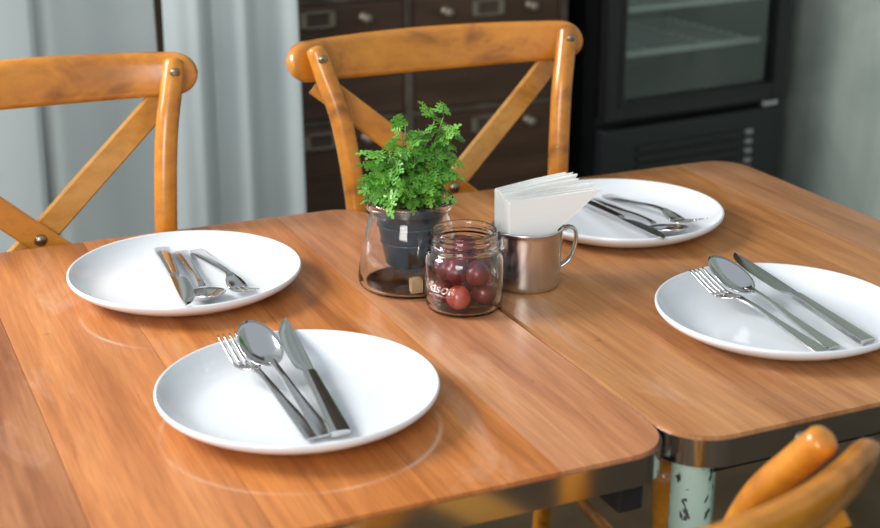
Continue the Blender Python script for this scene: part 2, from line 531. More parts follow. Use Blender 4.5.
box_bm(bm, 0.036, FW - 0.036, FD - 0.037, FD - 0.0301, ZD + 0.0125, 1.799); box_bm(bm, 0.036, FW - 0.036, 0.05, FD - 0.037, ZD + 0.0125, ZD + 0.02)
obj('liner', finish(bm, 'liner'), M['liner'], fr)
for z in (0.655, 0.764, 0.98, 1.22, 1.48):
    bm = bmesh.new()
    for k in range(11):
        y = 0.075 + k * 0.036
        box_bm(bm, 0.04, FW - 0.04, y - 0.0015, y + 0.0015, z, z + 0.003)
    for x in (0.045, 0.21, 0.39, FW - 0.045): box_bm(bm, x - 0.002, x + 0.002, 0.072, 0.44, z - 0.004, z)
    box_bm(bm, 0.04, FW - 0.04, 0.070, 0.075, z - 0.006, z + 0.008)
    obj('shelf', finish(bm, 'shelf'), M['shelf'], fr)
fb = bmesh.new()
FWd = 0.048
box_bm(fb, 0, FWd, 0, 0.04, ZD, 1.84, 0.005); box_bm(fb, FW - FWd, FW, 0, 0.04, ZD, 1.84, 0.005)
box_bm(fb, FWd - 0.004, FW - FWd + 0.004, 0.002, 0.04, ZD, ZD + 0.044, 0.005); box_bm(fb, FWd - 0.004, FW - FWd + 0.004, 0.002, 0.04, 1.785, 1.84, 0.005)
dr = obj('door', finish(fb, 'door'), M['gasket'], fr)
obj('door_glass', box('door_glass', FWd - 0.006, FW - FWd + 0.006, 0.016, 0.022, ZD + 0.038, 1.79), glass_mat('fridge_glass', (0.86, 0.93, 0.90), 0.0, 1.6), dr)
fb = bmesh.new()
box_bm(fb, FWd - 0.012, FWd, -0.004, 0.002, ZD + 0.034, 1.79, 0.001); box_bm(fb, FW - FWd, FW - FWd + 0.012, -0.004, 0.002, ZD + 0.034, 1.79, 0.001)
box_bm(fb, FWd, FW - FWd, -0.004, 0.003, ZD + 0.034, ZD + 0.045, 0.001)
obj('trim', finish(fb, 'trim'), M['black'], dr)
obj('handle', tube('handle', [(0.02, 0.0, 1.05), (0.02, -0.035, 1.08), (0.02, -0.038, 1.25), (0.02, -0.035, 1.42), (0.02, 0.0, 1.45)], 0.009, 10), M['dark_metal'], dr)
obj('hinge', box('hinge', FW - 0.075, FW - 0.02, 0.004, 0.05, ZD - 0.016, ZD - 0.002, 0.003), M['steel'], fr)
bp = obj('lower_panel', box('lower_panel', 0.0, FW, 0.006, 0.045, 0.07, ZD - 0.02, 0.006), M['fridge_grey'], fr)
slat = box('louvre', 0.10, FW - 0.14, -0.003, 0.008, -0.006, 0.006, 0.003)
tabm = box('vent_tab', FW - 0.125, FW - 0.104, -0.002, 0.007, -0.006, 0.006, 0.002)
for k in range(9):
    z = 0.436 - k * 0.025
    obj('louvre', slat, M['black'], bp, (0, 0, z), (R(-12), 0, 0))
    obj('vent_tab', tabm, plain('vent_tab_grey', (0.30, 0.31, 0.30), 0.4) if k == 0 else tabm.materials[0], bp, (0, 0, z))
for x in (0.05, FW - 0.05):
    for y in (0.09, FD - 0.06):
        obj('foot', lathe('foot', [(0, 0), (0.02, 0), (0.02, 0.012), (0.008, 0.014), (0.008, 0.041), (0, 0.041)], 14), M['black'], fr, (x, y, 0))

# ------------------------------------------------------------------ tables
def rrect(x0, x1, y0, y1, r, n=8):
    pts = []
    for cx, cy, a0 in ((x1 - r, y1 - r, 0), (x0 + r, y1 - r, 90), (x0 + r, y0 + r, 180), (x1 - r, y0 + r, 270)):
        for k in range(n + 1):
            a = R(a0 + 90 * k / n)
            pts.append((cx + r * math.cos(a), cy + r * math.sin(a)))
    return pts

def clip(poly, x, keep_right):
    out = []
    for i, p in enumerate(poly):
        q = poly[(i + 1) % len(poly)]
        ip = (p[0] >= x) == keep_right; iq = (q[0] >= x) == keep_right
        if ip: out.append(p)
        if ip != iq:
            t = (x - p[0]) / (q[0] - p[0]); out.append((x, p[1] + t * (q[1] - p[1])))
    return out

def frame_loop(name, outer, inner, z0, z1):
    n = len(outer)
    v = [(x, y, z0) for x, y in outer] + [(x, y, z1) for x, y in outer] + [(x, y, z1) for x, y in inner] + [(x, y, z0) for x, y in inner]
    f = []
    for i in range(n):
        j = (i + 1) % n
        f += [(i, j, n + j, n + i), (n + i, n + j, 2 * n + j, 2 * n + i), (2 * n + i, 2 * n + j, 3 * n + j, 3 * n + i), (3 * n + i, 3 * n + j, j, i)]
    m = mesh_from(name, v, f, True)
    m.set_sharp_from_angle(angle=R(40))
    return m

Y0, Y1, RAD = -0.405, 0.404, 0.052
def table(label, x0, x1, cuts, topm, band_m):
    t = thing('dining_table', label, 'table', (0, 0, 0))
    sh = rrect(x0 + 0.0025, x1 - 0.0025, Y0 + 0.0025, Y1 - 0.0025, RAD - 0.002)
    xs = [x0 - 1] + cuts + [x1 + 1]
    for a, b in zip(xs, xs[1:]):
        p = sh
        if a > x0: p = clip(p, a + 0.0002, True)
        if b < x1: p = clip(p, b - 0.0002, False)
        q = [p[0]]
        for s in p[1:]:
            if (s[0] - q[-1][0]) ** 2 + (s[1] - q[-1][1]) ** 2 > 1e-9: q.append(s)
        obj('plank', prism('plank', q, T - 0.004, T, 0.00025), M['top_dark'] if b < -0.5 else topm, t)
    obj('core', prism('core', rrect(x0 + 0.004, x1 - 0.004, Y0 + 0.004, Y1 - 0.004, RAD - 0.004), T - 0.024, T - 0.004), M['ply'], t)
    obj('edge_band', frame_loop('edge_band', rrect(x0, x1, Y0, Y1, RAD, 14), rrect(x0 + 0.002, x1 - 0.002, Y0 + 0.002, Y1 - 0.002, RAD - 0.002, 14), T - 0.031, T - 0.0035), band_m, t)
    return t

t1 = table('warm orange plank table with steel edge under the plate with white cutlery end', -0.625, -0.0008, [-0.52, -0.385, -0.243, -0.125], M['top_left'], M['steel'])
t1['label'] = 'orange plank table with steel edge on a dark pedestal, bearing both glass jars'
t2 = table('brown plank table with steel edge on chipped pale green legs, bearing the mug', 0.0008, 0.613, [0.12, 0.275, 0.40, 0.515], M['top_right'], M['steel'])
# pedestal base of the orange table
obj('pedestal', lathe('pedestal', [(0, 0.03), (0.038, 0.03), (0.036, 0.05), (0.034, T - 0.05), (0.05, T - 0.045), (0.05, T - 0.036), (0, T - 0.036)], 24), M['dark_metal'], t1, (-0.40, 0.0, 0))
obj('base_plate', lathe('base_plate', [(0, 0), (0.20, 0), (0.205, 0.006), (0.19, 0.018), (0.06, 0.032), (0, 0.034)], 40), M['dark_metal'], t1, (-0.40, 0.0, 0))
for y in (-0.30, 0.30):
    obj('support_bar', box('support_bar', -0.58, -0.03, y - 0.015, y + 0.015, T - 0.049, T - 0.024, 0.002), M['dark_metal'], t1)
obj('support_block', box('support_block', -0.055, -0.028, -0.385, -0.345, T - 0.068, T - 0.024, 0.003), M['dark_metal'], t1)
# green legs
legm = lathe('leg', [(0, 0), (0.0185, 0), (0.0195, 0.004), (0.0195, T - 0.028), (0, T - 0.028)], 28)
for p in legm.polygons: p.use_smooth = abs(p.normal.z) < 0.5
for x in (0.0305, 0.613 - 0.0305):
    for y in (Y0 + 0.030, Y1 - 0.030):
        obj('leg', legm, M['leg_paint'], t2, (x, y, 0), (0, 0, R(40)))
for y in (Y0 + 0.05, Y1 - 0.05):
    obj('apron', box('apron', 0.06, 0.55, y - 0.010, y + 0.010, T - 0.06, T - 0.024, 0.002), M['dark_metal'], t2)

# ------------------------------------------------------------------ bentwood chairs
def band_sweep(name, path, width_dir, half_w, thick):
    """flat strap along path; width_dir(i) gives the in-plane width axis"""
    v, f = [], []
    n = len(path)
    for i, p in enumerate(path):
        d = (path[min(i + 1, n - 1)] - path[max(i - 1, 0)]).normalized()
        u = Vector(width_dir); u = (d.cross(u)).normalized()     # across the strap
        nn = u.cross(d).normalized()
        h = half_w; t = thick / 2; e = thick * 0.3
        for a, b in ((-h + e, -t), (h - e, -t), (h, -t + e), (h, t - e), (h - e, t), (-h + e, t), (-h, t - e), (-h, -t + e)):
            v.append(p + u * a + nn * b)
    for i in range(n - 1):
        for k in range(8): f.append((i * 8 + k, i * 8 + (k + 1) % 8, (i + 1) * 8 + (k + 1) % 8, (i + 1) * 8 + k))
    f.append(tuple(range(8))); f.append(tuple((n - 1) * 8 + k for k in range(8)))
    return mesh_from(name, v, f)

def rail_mesh(zc, hw, y_mid, y_end, tilt, hmid=0.0320, hend=0.0275):
    v, f, n, K = [], [], 60, 16
    for i in range(n + 1):
        t = -1 + 2 * i / n
        t = math.copysign(1 - (1 - abs(t)) ** 1.5, t) if abs(t) > 0.0 else 0
        x = hw * t
        y = y_mid - (y_mid - y_end) * abs(t) ** 2.0
        h = hmid - (hmid - hend) * t * t
        q = max(0.0, (abs(t) - 0.86) / 0.14)
        k = math.sqrt(max(0.0, 1 - q ** 2.4)) if q < 1 else 0.0
        k = max(k, 0.04)
        dydx = -2 * (y_mid - y_end) * t / hw
        tan = Vector((1, dydx, 0)).normalized(); nor = Vector((-tan.y, tan.x, 0))
        up = Vector((0, math.sin(tilt), math.cos(tilt)))
        th = 0.0125 * (0.55 + 0.45 * k)
        c = Vector((x, y, zc + 0.004 * t * t))
        for a in range(K):
            an = 2 * math.pi * a / K
            cu, su = math.cos(an), math.sin(an)
            ex = math.copysign(abs(cu) ** 0.62, cu); ez = math.copysign(abs(su) ** 0.8, su)
            v.append(c + nor * ex * th + up * ez * h * k)
    for i in range(n):
        for a in range(K): f.append((i * K + a, i * K + (a + 1) % K, (i + 1) * K + (a + 1) % K, (i + 1) * K + a))
    f.append(tuple(range(K))); f.append(tuple(n * K + a for a in range(K)))
    return mesh_from('top_rail', v, f, True)

def make_chair(label, zt, recl=1.0, post_r=0.0150, rail_up=0.0):
    """origin on the floor under the back posts; the sitter faces local -Y; zt = height of post tops"""
    t = thing('cross_back_chair', label, 'chair', group='bentwood cross back chairs round the tables')
    SZ = 0.470
    k = (zt - SZ) / (0.962 - SZ)
    zz = lambda z: SZ + (z - SZ) * k                       # squeeze the back only
    yr = lambda y: y * recl
    for s in (-1, 1):
        pts = [(s * 0.178, 0.075, 0.0), (s * 0.162, 0.020, 0.25), (s * 0.156, -0.004, SZ), (s * 0.156, -0.003, zz(0.64)), (s * 0.158, yr(0.000), zz(0.75)),
               (s * 0.170, yr(0.018), zz(0.865)), (s * 0.186, yr(0.038), zz(0.93)), (s * 0.194, yr(0.049), zz(0.962))]
        obj('back_post', tube('back_post', pts, [0.0135, 0.0150, 0.0155, post_r, post_r, post_r, post_r * 0.97, post_r * 0.9], 16, 6, (False, True)), M['chair'], t)
        b = lathe('bolt', [(0, 0.0032), (0.004, 0.0030), (0.0062, 0.0018), (0.0068, 0), (0, 0)], 14)
        obj('bolt', b, M['bolt'], t, (s * 0.1905, yr(0.0455) - post_r * 0.95, zz(0.952)), (R(90 + 14), 0, 0))
    ym = yr(0.108); ye = yr(0.049) + 0.013
    obj('top_rail', rail_mesh(zz(0.9395) + rail_up, 0.228, ym, ye, R(13) * recl), M['chair'], t)
    for s in (-1, 1):
        o = 0.0045 * s
        p = catmull([(s * 0.186, yr(0.078) + o, zz(0.912)), (s * 0.150, yr(0.064) + o, zz(0.882)), (s * 0.075, yr(0.045) + o, zz(0.818)), (0, yr(0.028) + o, zz(0.753)),
                     (-s * 0.075, yr(0.018) + o, zz(0.690)), (-s * 0.148, 0.012 + o, zz(0.622))], 5)
        obj('cross_slat', band_sweep('cross_slat', p, (0, 1, 0), 0.0175, 0.0085), M['slat'] if s > 0 else M['chair'], t)
    obj('rivet', lathe('rivet', [(0, 0.005), (0.004, 0.0045), (0.0075, 0.0025), (0.0085, 0), (0, 0)], 16), M['bolt'], t, (0, yr(0.028) - 0.0095, zz(0.753)), (R(97), 0, 0))
    # seat: bent frame round a woven cane panel
    def seat_outline(off):
        o = []
        for q in range(40):
            a = 2 * math.pi * q / 40
            cx, sy = math.cos(a), math.sin(a)
            e = 0.62
            px = math.copysign(abs(cx) ** e, cx); py = math.copysign(abs(sy) ** e, sy)
            wd = 0.178 + 0.022 * (-py)                       # broader at the front
            o.append((px * (wd - off), -0.170 + py * (0.180 - off)))
        return o
    fo, fi = seat_outline(0.0), seat_outline(0.036)
    obj('seat_frame', frame_loop('seat_frame', fo, fi, SZ - 0.030, SZ), M['chair'], t)
    bm = bmesh.new()
    def span(poly, c, ax):
        r = []
        for i, p in enumerate(poly):
            q = poly[(i + 1) % len(poly)]
            if (p[ax] - c) * (q[ax] - c) < 0:
                u = (c - p[ax]) / (q[ax] - p[ax]); r.append(p[1 - ax] + u * (q[1 - ax] - p[1 - ax]))
        return (min(r), max(r)) if len(r) > 1 else None
    cane_in = seat_outline(0.033)
    for ax in (0, 1):
        lo, hi = (-0.17, 0.17) if ax == 0 else (-0.32, -0.02)
        c = lo; q = 0
        while c < hi:
            s2 = span(cane_in, c, ax)
            if s2:
                dz = 0.0008 * (1 if (q + ax) % 2 else -1)
                if ax == 0: box_bm(bm, c - 0.0026, c + 0.0026, s2[0], s2[1], SZ - 0.010 + dz, SZ - 0.008 + dz)
                else: box_bm(bm, s2[0], s2[1], c - 0.0026, c + 0.0026, SZ - 0.009 + dz, SZ - 0.007 + dz)
            c += 0.0085; q += 1
    w_ = obj('cane_weave', finish(bm, 'cane_weave'), M['cane'], t); w_['kind'] = 'stuff'
    for s in (-1, 1):
        obj('front_leg', tube('front_leg', [(s * 0.160, -0.318, SZ - 0.028), (s * 0.164, -0.322, 0.25), (s * 0.172, -0.330, 0.0)], [0.017, 0.015, 0.0125], 14, 5), M['chair'], t)
        obj('side_stretcher', tube('side_stretcher', [(s * 0.163, -0.320, 0.24), (s * 0.160, 0.012, 0.28)], 0.009, 10), M['chair'], t)
    obj('front_stretcher', tube('front_stretcher', [(-0.166, -0.323, 0.20), (0.166, -0.323, 0.20)], 0.009, 10), M['chair'], t)
    obj('rear_stretcher', tube('rear_stretcher', [(-0.160, 0.012, 0.29), (0.160, 0.012, 0.29)], 0.009, 10), M['chair'], t)
    return t

c1 = make_chair('honey wood cross-back chair tucked in before the grey curtains', 0.962)
c1.location = (-0.434, 0.402, 0)
c2 = copy_tree(c1); c2['label'] = 'honey wood cross-back chair tucked in before the drawer cabinet'
c2.location = (0.150, 0.402, 0)
c3 = make_chair('lower reclined honey wood cross-back chair standing opposite, beside the green table leg', 0.842, 1.5, 0.0150, 0.001)
c3.location = (-0.198, -0.519, 0); c3.rotation_euler = (0, 0, R(180))

# ------------------------------------------------------------------ plates
PD = 0.135
plate_prof = smooth_prof([(0, 0.0045), (0.07, 0.0047), (0.102, 0.0075), (0.120, 0.0155), (0.129, 0.0228), (0.1320, 0.0264)], 3) + \
    [(0.1335, 0.0273), (0.1350, 0.0263), (0.1353, 0.0240), (0.1343, 0.0213)] + smooth_prof([(0.1300, 0.0172), (0.114, 0.0085), (0.092, 0.0020), (0.084, 0.0)], 3) + [(0.078, 0.0), (0.076, 0.0016), (0, 0.0016)]
plate_m = lathe('dinner_plate', plate_prof, 72)
PL = {}
for key, x, y, lab in (('p1', -0.293, -0.186, 'white coupe plate on the orange table, spoon bowl overhanging its rim'),
                       ('p2', -0.306, 0.182, 'white coupe plate in front of the curtain chair, cutlery handles towards chair'),
                       ('p3', 0.279, 0.176, 'white coupe plate behind the steel mug, partly hidden by napkins'),
                       ('p4', 0.253, -0.203, 'white coupe plate on the brown table, knife well apart from fork and spoon')):
    PL[key] = tag(obj('dinner_plate', plate_m, M['plate'], None, (x, y, T)), lab, 'plate', 'white dinner plates')

# ------------------------------------------------------------------ cutlery (local +Y from handle end to tip, +Z up)
def strip_mesh(name, secs):
    """secs: list of (y, zc, halfw, thick, dish) -> closed strip with 6 points across"""
    v, f = [], []
    xs = [-1, -0.6, -0.2, 0.2, 0.6, 1]
    n = len(xs)
    for y, zc, hw, th, dish in secs:
        for a in xs: v.append((a * hw, y, zc + dish * a * a + th / 2 * (1 if abs(a) < 1 else 0.75)))
        for a in reversed(xs): v.append((a * hw, y, zc + dish * a * a - th / 2 * (1 if abs(a) < 1 else 0.75)))
    K = 2 * n
    for i in range(len(secs) - 1):
        for k in range(K): f.append((i * K + k, i * K + (k + 1) % K, (i + 1) * K + (k + 1) % K, (i + 1) * K + k))
    f.append(tuple(range(K))); f.append(tuple((len(secs) - 1) * K + k for k in range(K)))
    m = mesh_from(name, v, f)
    for p in m.polygons: p.use_smooth = len(p.vertices) == 4
    return m

def crisp(o):
    m = o.modifiers.new('edges', 'EDGE_SPLIT'); m.split_angle = R(40)

def spoon_meshes():
    L = 0.205
    h = [(y, z, w_, th, 0) for y, z, w_, th in ((0, 0.0015, 0.0080, 0.003), (0.002, 0.0015, 0.0083, 0.003), (0.03, 0.003, 0.0068, 0.003), (0.07, 0.006, 0.0046, 0.003), (0.100, 0.0095, 0.0032, 0.0032), (0.120, 0.0105, 0.0029, 0.0034), (0.134, 0.0105, 0.0032, 0.003), (0.140, 0.0100, 0.0042, 0.002))]
    hm = strip_mesh('handle', h)
    # bowl: an egg shaped dish
    v, f, nu, nv = [], [], 28, 9
    y0, y1 = 0.136, L
    for layer in (0, 1):
        for j in range(nv):
            r = j / (nv - 1)
            for i in range(nu):
                a = 2 * math.pi * i / nu
                cy, cx = math.cos(a), math.sin(a)
                hw = 0.0210 * (1.0 - 0.10 * cy)
                x = cx * hw * r
                y = (y0 + y1) / 2 + cy * (y1 - y0) / 2 * r
                z = 0.0050 + 0.0095 * r ** 2.2 + 0.0085 * cy * r
                v.append((x, y, z - (0.0013 if layer else 0)))
    off = nu * nv
    for l in (0, 1):
        for j in range(nv - 1):
            for i in range(nu):
                a = l * off + j * nu + i; b = l * off + j * nu + (i + 1) % nu
                f.append((a, b, b + nu, a + nu))
    for i in range(nu):
        a = (nv - 1) * nu + i; b = (nv - 1) * nu + (i + 1) % nu
        f.append((a, b, b + off, a + off))
    bm = bmesh.new(); me = mesh_from('bowl', v, f); bm.from_mesh(me)
    bmesh.ops.remove_doubles(bm, verts=bm.verts, dist=1e-5)
    return hm, finish(bm, 'bowl', True)

def fork_meshes():
    h = [(y, z, w_, th, 0) for y, z, w_, th in ((0, 0.0015, 0.0082, 0.003), (0.002, 0.0015, 0.0085, 0.003), (0.03, 0.003, 0.0066, 0.003), (0.07, 0.006, 0.0045, 0.003), (0.100, 0.0090, 0.0032, 0.0032), (0.118, 0.0095, 0.0030, 0.0032), (0.130, 0.0090, 0.0040, 0.0026))]
    hm = strip_mesh('handle', h)
    def zf(y):
        u = (y - 0.127) / 0.078
        return 0.0092 - 0.0085 * math.sin(min(u, 0.5) * math.pi) + 0.0240 * max(0.0, u - 0.38) ** 1.3
    head = [(y, zf(y), w_, 0.0019, 0.0010) for y, w_ in ((0.127, 0.0038), (0.133, 0.0062), (0.139, 0.0090), (0.146, 0.0106), (0.153, 0.0109), (0.157, 0.0109))]
    bm = bmesh.new()
    me = strip_mesh('head', head); bm.from_mesh(me)
    for k in range(4):
        x = -0.0093 + k * 0.0062
        secs = [(y, zf(y) + 0.0008 * (x / 0.011) ** 2, hw, 0.0019 * (1 if y < 0.195 else 0.7), 0) for y, hw in ((0.156, 0.0017), (0.166, 0.0016), (0.176, 0.0015), (0.190, 0.0013), (0.200, 0.0010), (0.205, 0.0006))]
        tm = strip_mesh('tine', secs)
        b2 = bmesh.new(); b2.from_mesh(tm)
        bmesh.ops.translate(b2, verts=b2.verts, vec=(x, 0, 0)); b2.to_mesh(tm); b2.free()
        bm.from_mesh(tm)
    return hm, finish(bm, 'tines', True)

def knife_meshes():
    h = [(y, 0.0032, w_, 0.0062, 0) for y, w_ in ((0, 0.0088), (0.0015, 0.0092), (0.05, 0.0080), (0.10, 0.0066), (0.118, 0.0062), (0.121, 0.0055))]
    hm = strip_mesh('handle', h)
    out = []                                  # blade outline: straight back, curved cutting edge
    bl = [(0.120, -0.0050, 0.0055), (0.126, -0.0060, 0.0056), (0.132, -0.0105, 0.0058), (0.145, -0.0122, 0.0060), (0.170, -0.0128, 0.0062), (0.195, -0.0122, 0.0062), (0.215, -0.0100, 0.0060), (0.230, -0.0058, 0.0054), (0.239, -0.0008, 0.0044), (0.243, 0.0030, 0.0038)]
    v, f = [], []
    for y, a, b in bl:
        v += [(a, y, 0.0028), ((a + b) / 2, y, 0.0042), (b, y, 0.0044), (b, y, 0.0020), ((a + b) / 2, y, 0.0022)]
    for i in range(len(bl) - 1):
        for k in range(5): f.append((i * 5 + k, i * 5 + (k + 1) % 5, (i + 1) * 5 + (k + 1) % 5, (i + 1) * 5 + k))
    f.append(tuple(range(5))); f.append(tuple((len(bl) - 1) * 5 + k for k in range(5)))
    return hm, mesh_from('blade', v, f, True)

MESH = {'spoon': spoon_meshes(), 'fork': fork_meshes(), 'knife': knife_meshes()}
PARTN = {'spoon': 'bowl', 'fork': 'tines', 'knife': 'blade'}
TIP = {'spoon': Vector((0, 0.205, 0.023)), 'fork': Vector((0, 0.205, 0.0135)), 'knife': Vector((0.003, 0.243, 0.003))}

def cutlery(kind, a, b, label, flip=False, roll=0.0):
    """a: handle end (x, y, height over table), b: where the tip lies"""
    A, B = Vector((a[0], a[1], T + a[2])), Vector((b[0], b[1], T + b[2]))
    d = (B - A)
    yaw = math.atan2(-d.x, d.y)
    lift = math.atan2(d.z, math.hypot(d.x, d.y)) - math.atan2(TIP[kind].z, TIP[kind].y)
    t = thing(kind, label, kind)
    t.rotation_euler = (Matrix.Rotation(yaw, 4, 'Z') @ Matrix.Rotation(lift, 4, 'X') @ Matrix.Rotation(roll, 4, 'Y')).to_euler()
    t.location = A
    hm, em = MESH[kind]
    s = (-1, 1, 1) if flip else (1, 1, 1)
    for nm, me in (('handle', hm), (PARTN[kind], em)):
        o = obj(nm, me, M['cutlery'], t); o.scale = s
        if nm in ('handle', 'blade'): crisp(o)
    return t

cutlery('fork', (-0.307, -0.271, 0.0080), (-0.328, -0.076, 0.038), 'steel fork half under a rim-resting spoon on the orange table')
cutlery('spoon', (-0.296, -0.271, 0.0085), (-0.306, -0.076, 0.049), 'steel spoon with its bowl over the rim, resting on a fork of the orange table')
cutlery('knife', (-0.283, -0.275, 0.0085), (-0.259, -0.036, 0.031), 'steel knife with its tip over the rim, beside the rim-resting spoon on the orange table')
cutlery('knife', (-0.308, 0.290, 0.0110), (-0.336, 0.049, 0.030), 'steel knife pointing away from the curtain chair')
cutlery('spoon', (-0.286, 0.281, 0.0095), (-0.303, 0.076, 0.026), 'steel spoon lying between knife and fork, handle towards the curtain chair')
cutlery('fork', (-0.268, 0.279, 0.0095), (-0.258, 0.074, 0.026), 'steel fork with tines turned away from the curtain chair')
cutlery('knife', (0.274, 0.272, 0.0090), (0.256, 0.030, 0.030), 'steel knife behind the mug with green reflection of the plant')
cutlery('spoon', (0.292, 0.268, 0.0090), (0.305, 0.062, 0.027), 'steel spoon lying between knife and fork on the plate behind the mug')
cutlery('fork', (0.317, 0.276, 0.0095), (0.337, 0.070, 0.032), 'steel fork on the plate behind the mug')
cutlery('fork', (0.238, -0.299, 0.0080), (0.214, -0.098, 0.038), 'steel fork beside the spoon on the brown table plate next to the green leg')
cutlery('spoon', (0.255, -0.294, 0.0085), (0.239, -0.099, 0.049), 'steel spoon with its bowl over the rim of the brown table plate')
cutlery('knife', (0.292, -0.301, 0.0100), (0.290, -0.058, 0.034), 'steel knife set apart from the spoon on the brown table plate')

# ------------------------------------------------------------------ plant jar with potted plant
JX, JY = -0.060, 0.090
PX = 0.006                                   # the plant leans a little to one side
pj = [(0, 0.0), (0.055, 0.0), (0.0600, 0.003), (0.0617, 0.009)] + smooth_prof([(0.0612, 0.016), (0.0560, 0.046), (0.0505, 0.072), (0.0462, 0.086)], 3) + \
     [(0.0455, 0.090), (0.0470, 0.093), (0.0512, 0.0955), (0.0520, 0.0990), (0.0520, 0.1030), (0.0508, 0.1062), (0.0488, 0.1065), (0.0474, 0.1050), (0.0452, 0.098), (0.0430, 0.090)] + \
     smooth_prof([(0.0437, 0.085), (0.0480, 0.071), (0.0534, 0.046), (0.0580, 0.018)], 3) + [(0.0582, 0.009), (0.056, 0.0045), (0.050, 0.0030), (0, 0.0028)]
jar1 = tag(obj('planter_jar', lathe('planter_jar', pj, 64), M['glass'], None, (JX, JY, T)), 'wide clear glass jar flaring to its base, holding the potted green plant', 'jar')
pl = thing('potted_plant', 'bushy green feathery leafed plant in a black nursery pot inside glass jar', 'plant', (JX, JY, T))
pot = [(0, 0.026), (0.026, 0.026), (0.0285, 0.028), (0.0400, 0.090), (0.0415, 0.094), (0.0415, 0.0985), (0.0398, 0.0985), (0.0385, 0.090), (0.027, 0.032), (0, 0.032)]
pm = plain('nursery_pot', (0.026, 0.036, 0.046), 0.28)
obj('pot', lathe('pot', pot, 40), pm, pl)
for z, r in ((0.055, 0.0338), (0.075, 0.0376)):
    obj('pot_ridge', lathe('pot_ridge', [(r - 0.001, z - 0.002), (r + 0.0012, z), (r - 0.001, z + 0.002)], 40), pm, pl)
rnd = random.Random(4)
sv = []
bm = bmesh.new()
bmesh.ops.create_grid(bm, x_segments=16, y_segments=16, size=0.038)
for v_ in list(bm.verts):
    d = math.hypot(v_.co.x, v_.co.y)
    if d > 0.0383: v_.co.x *= 0.0383 / d; v_.co.y *= 0.0383 / d
    v_.co.z = 0.0905 + rnd.uniform(-0.0015, 0.002)
obj('soil', finish(bm, 'soil'), M['soil'], pl)

def leaf_variant(seed):
    """one compound leaf: wiry midrib and toothed lobed leaflets, growing along +Y, facing +Z"""
    r = random.Random(seed)
    v, f = [], []
    L = 0.026
    def arch(y): return -0.25 * (y / L) ** 2 * 0.012
    # midrib
    for y in (0, L * 0.5, L):
        for dx, dz in ((-0.0004, 0), (0.0004, 0), (0, -0.0006)): v.append((dx, y, arch(y) + dz))
    for i in range(2):
        for k in range(3): f.append((i * 3 + k, i * 3 + (k + 1) % 3, i * 3 + 3 + (k + 1) % 3, i * 3 + 3 + k))
    def leaflet(base, ang, ln, tilt):
        out = [(0.0, 0.0), (0.05, 0.18), (0.36, 0.22), (0.40, 0.36), (0.12, 0.40), (0.14, 0.50), (0.42, 0.60), (0.40, 0.76), (0.12, 0.72), (0.20, 0.98), (0.0, 1.08)]
        pts = [(x, y) for x, y in out] + [(-x, y) for x, y in reversed(out[1:-1])]
        ca, sa = math.cos(ang), math.sin(ang)
        ci = len(v)
        mid = [(0, q) for q in (0.3, 0.7)]
        def put(x, y, z):
            x *= ln * r.uniform(0.92, 1.08); y *= ln
            yy = y * math.cos(tilt) ; zz = z * ln + y * math.sin(tilt)
            v.append((base[0] + x * ca - yy * sa, base[1] + x * sa + yy * ca, base[2] + zz))
        for x, y in pts: put(x, y, 0.22 * abs(x) - 0.25 * y * y + r.uniform(-0.03, 0.03))
        n = len(pts)
        put(0, 0.45, -0.06)
        for i in range(n): f.append((ci + i, ci + (i + 1) % n, ci + n))
    for k, y in enumerate((0.30, 0.58, 0.84)):
        for s in (-1, 1):
            leaflet((0, y * L, arch(y * L)), s * -r.uniform(0.85, 1.15), r.uniform(0.0125, 0.0155) * (1.05 - 0.12 * k), r.uniform(-0.25, 0.30))
    leaflet((0, L, arch(L)), r.uniform(-0.15, 0.15), 0.0150, r.uniform(-0.3, 0.1))
    return mesh_from('leaf', v, f)
LV = [leaf_variant(s) for s in range(7)]
toC = Vector((-0.425, -0.905, 0)); toR = Vector((0.905, -0.425, 0))
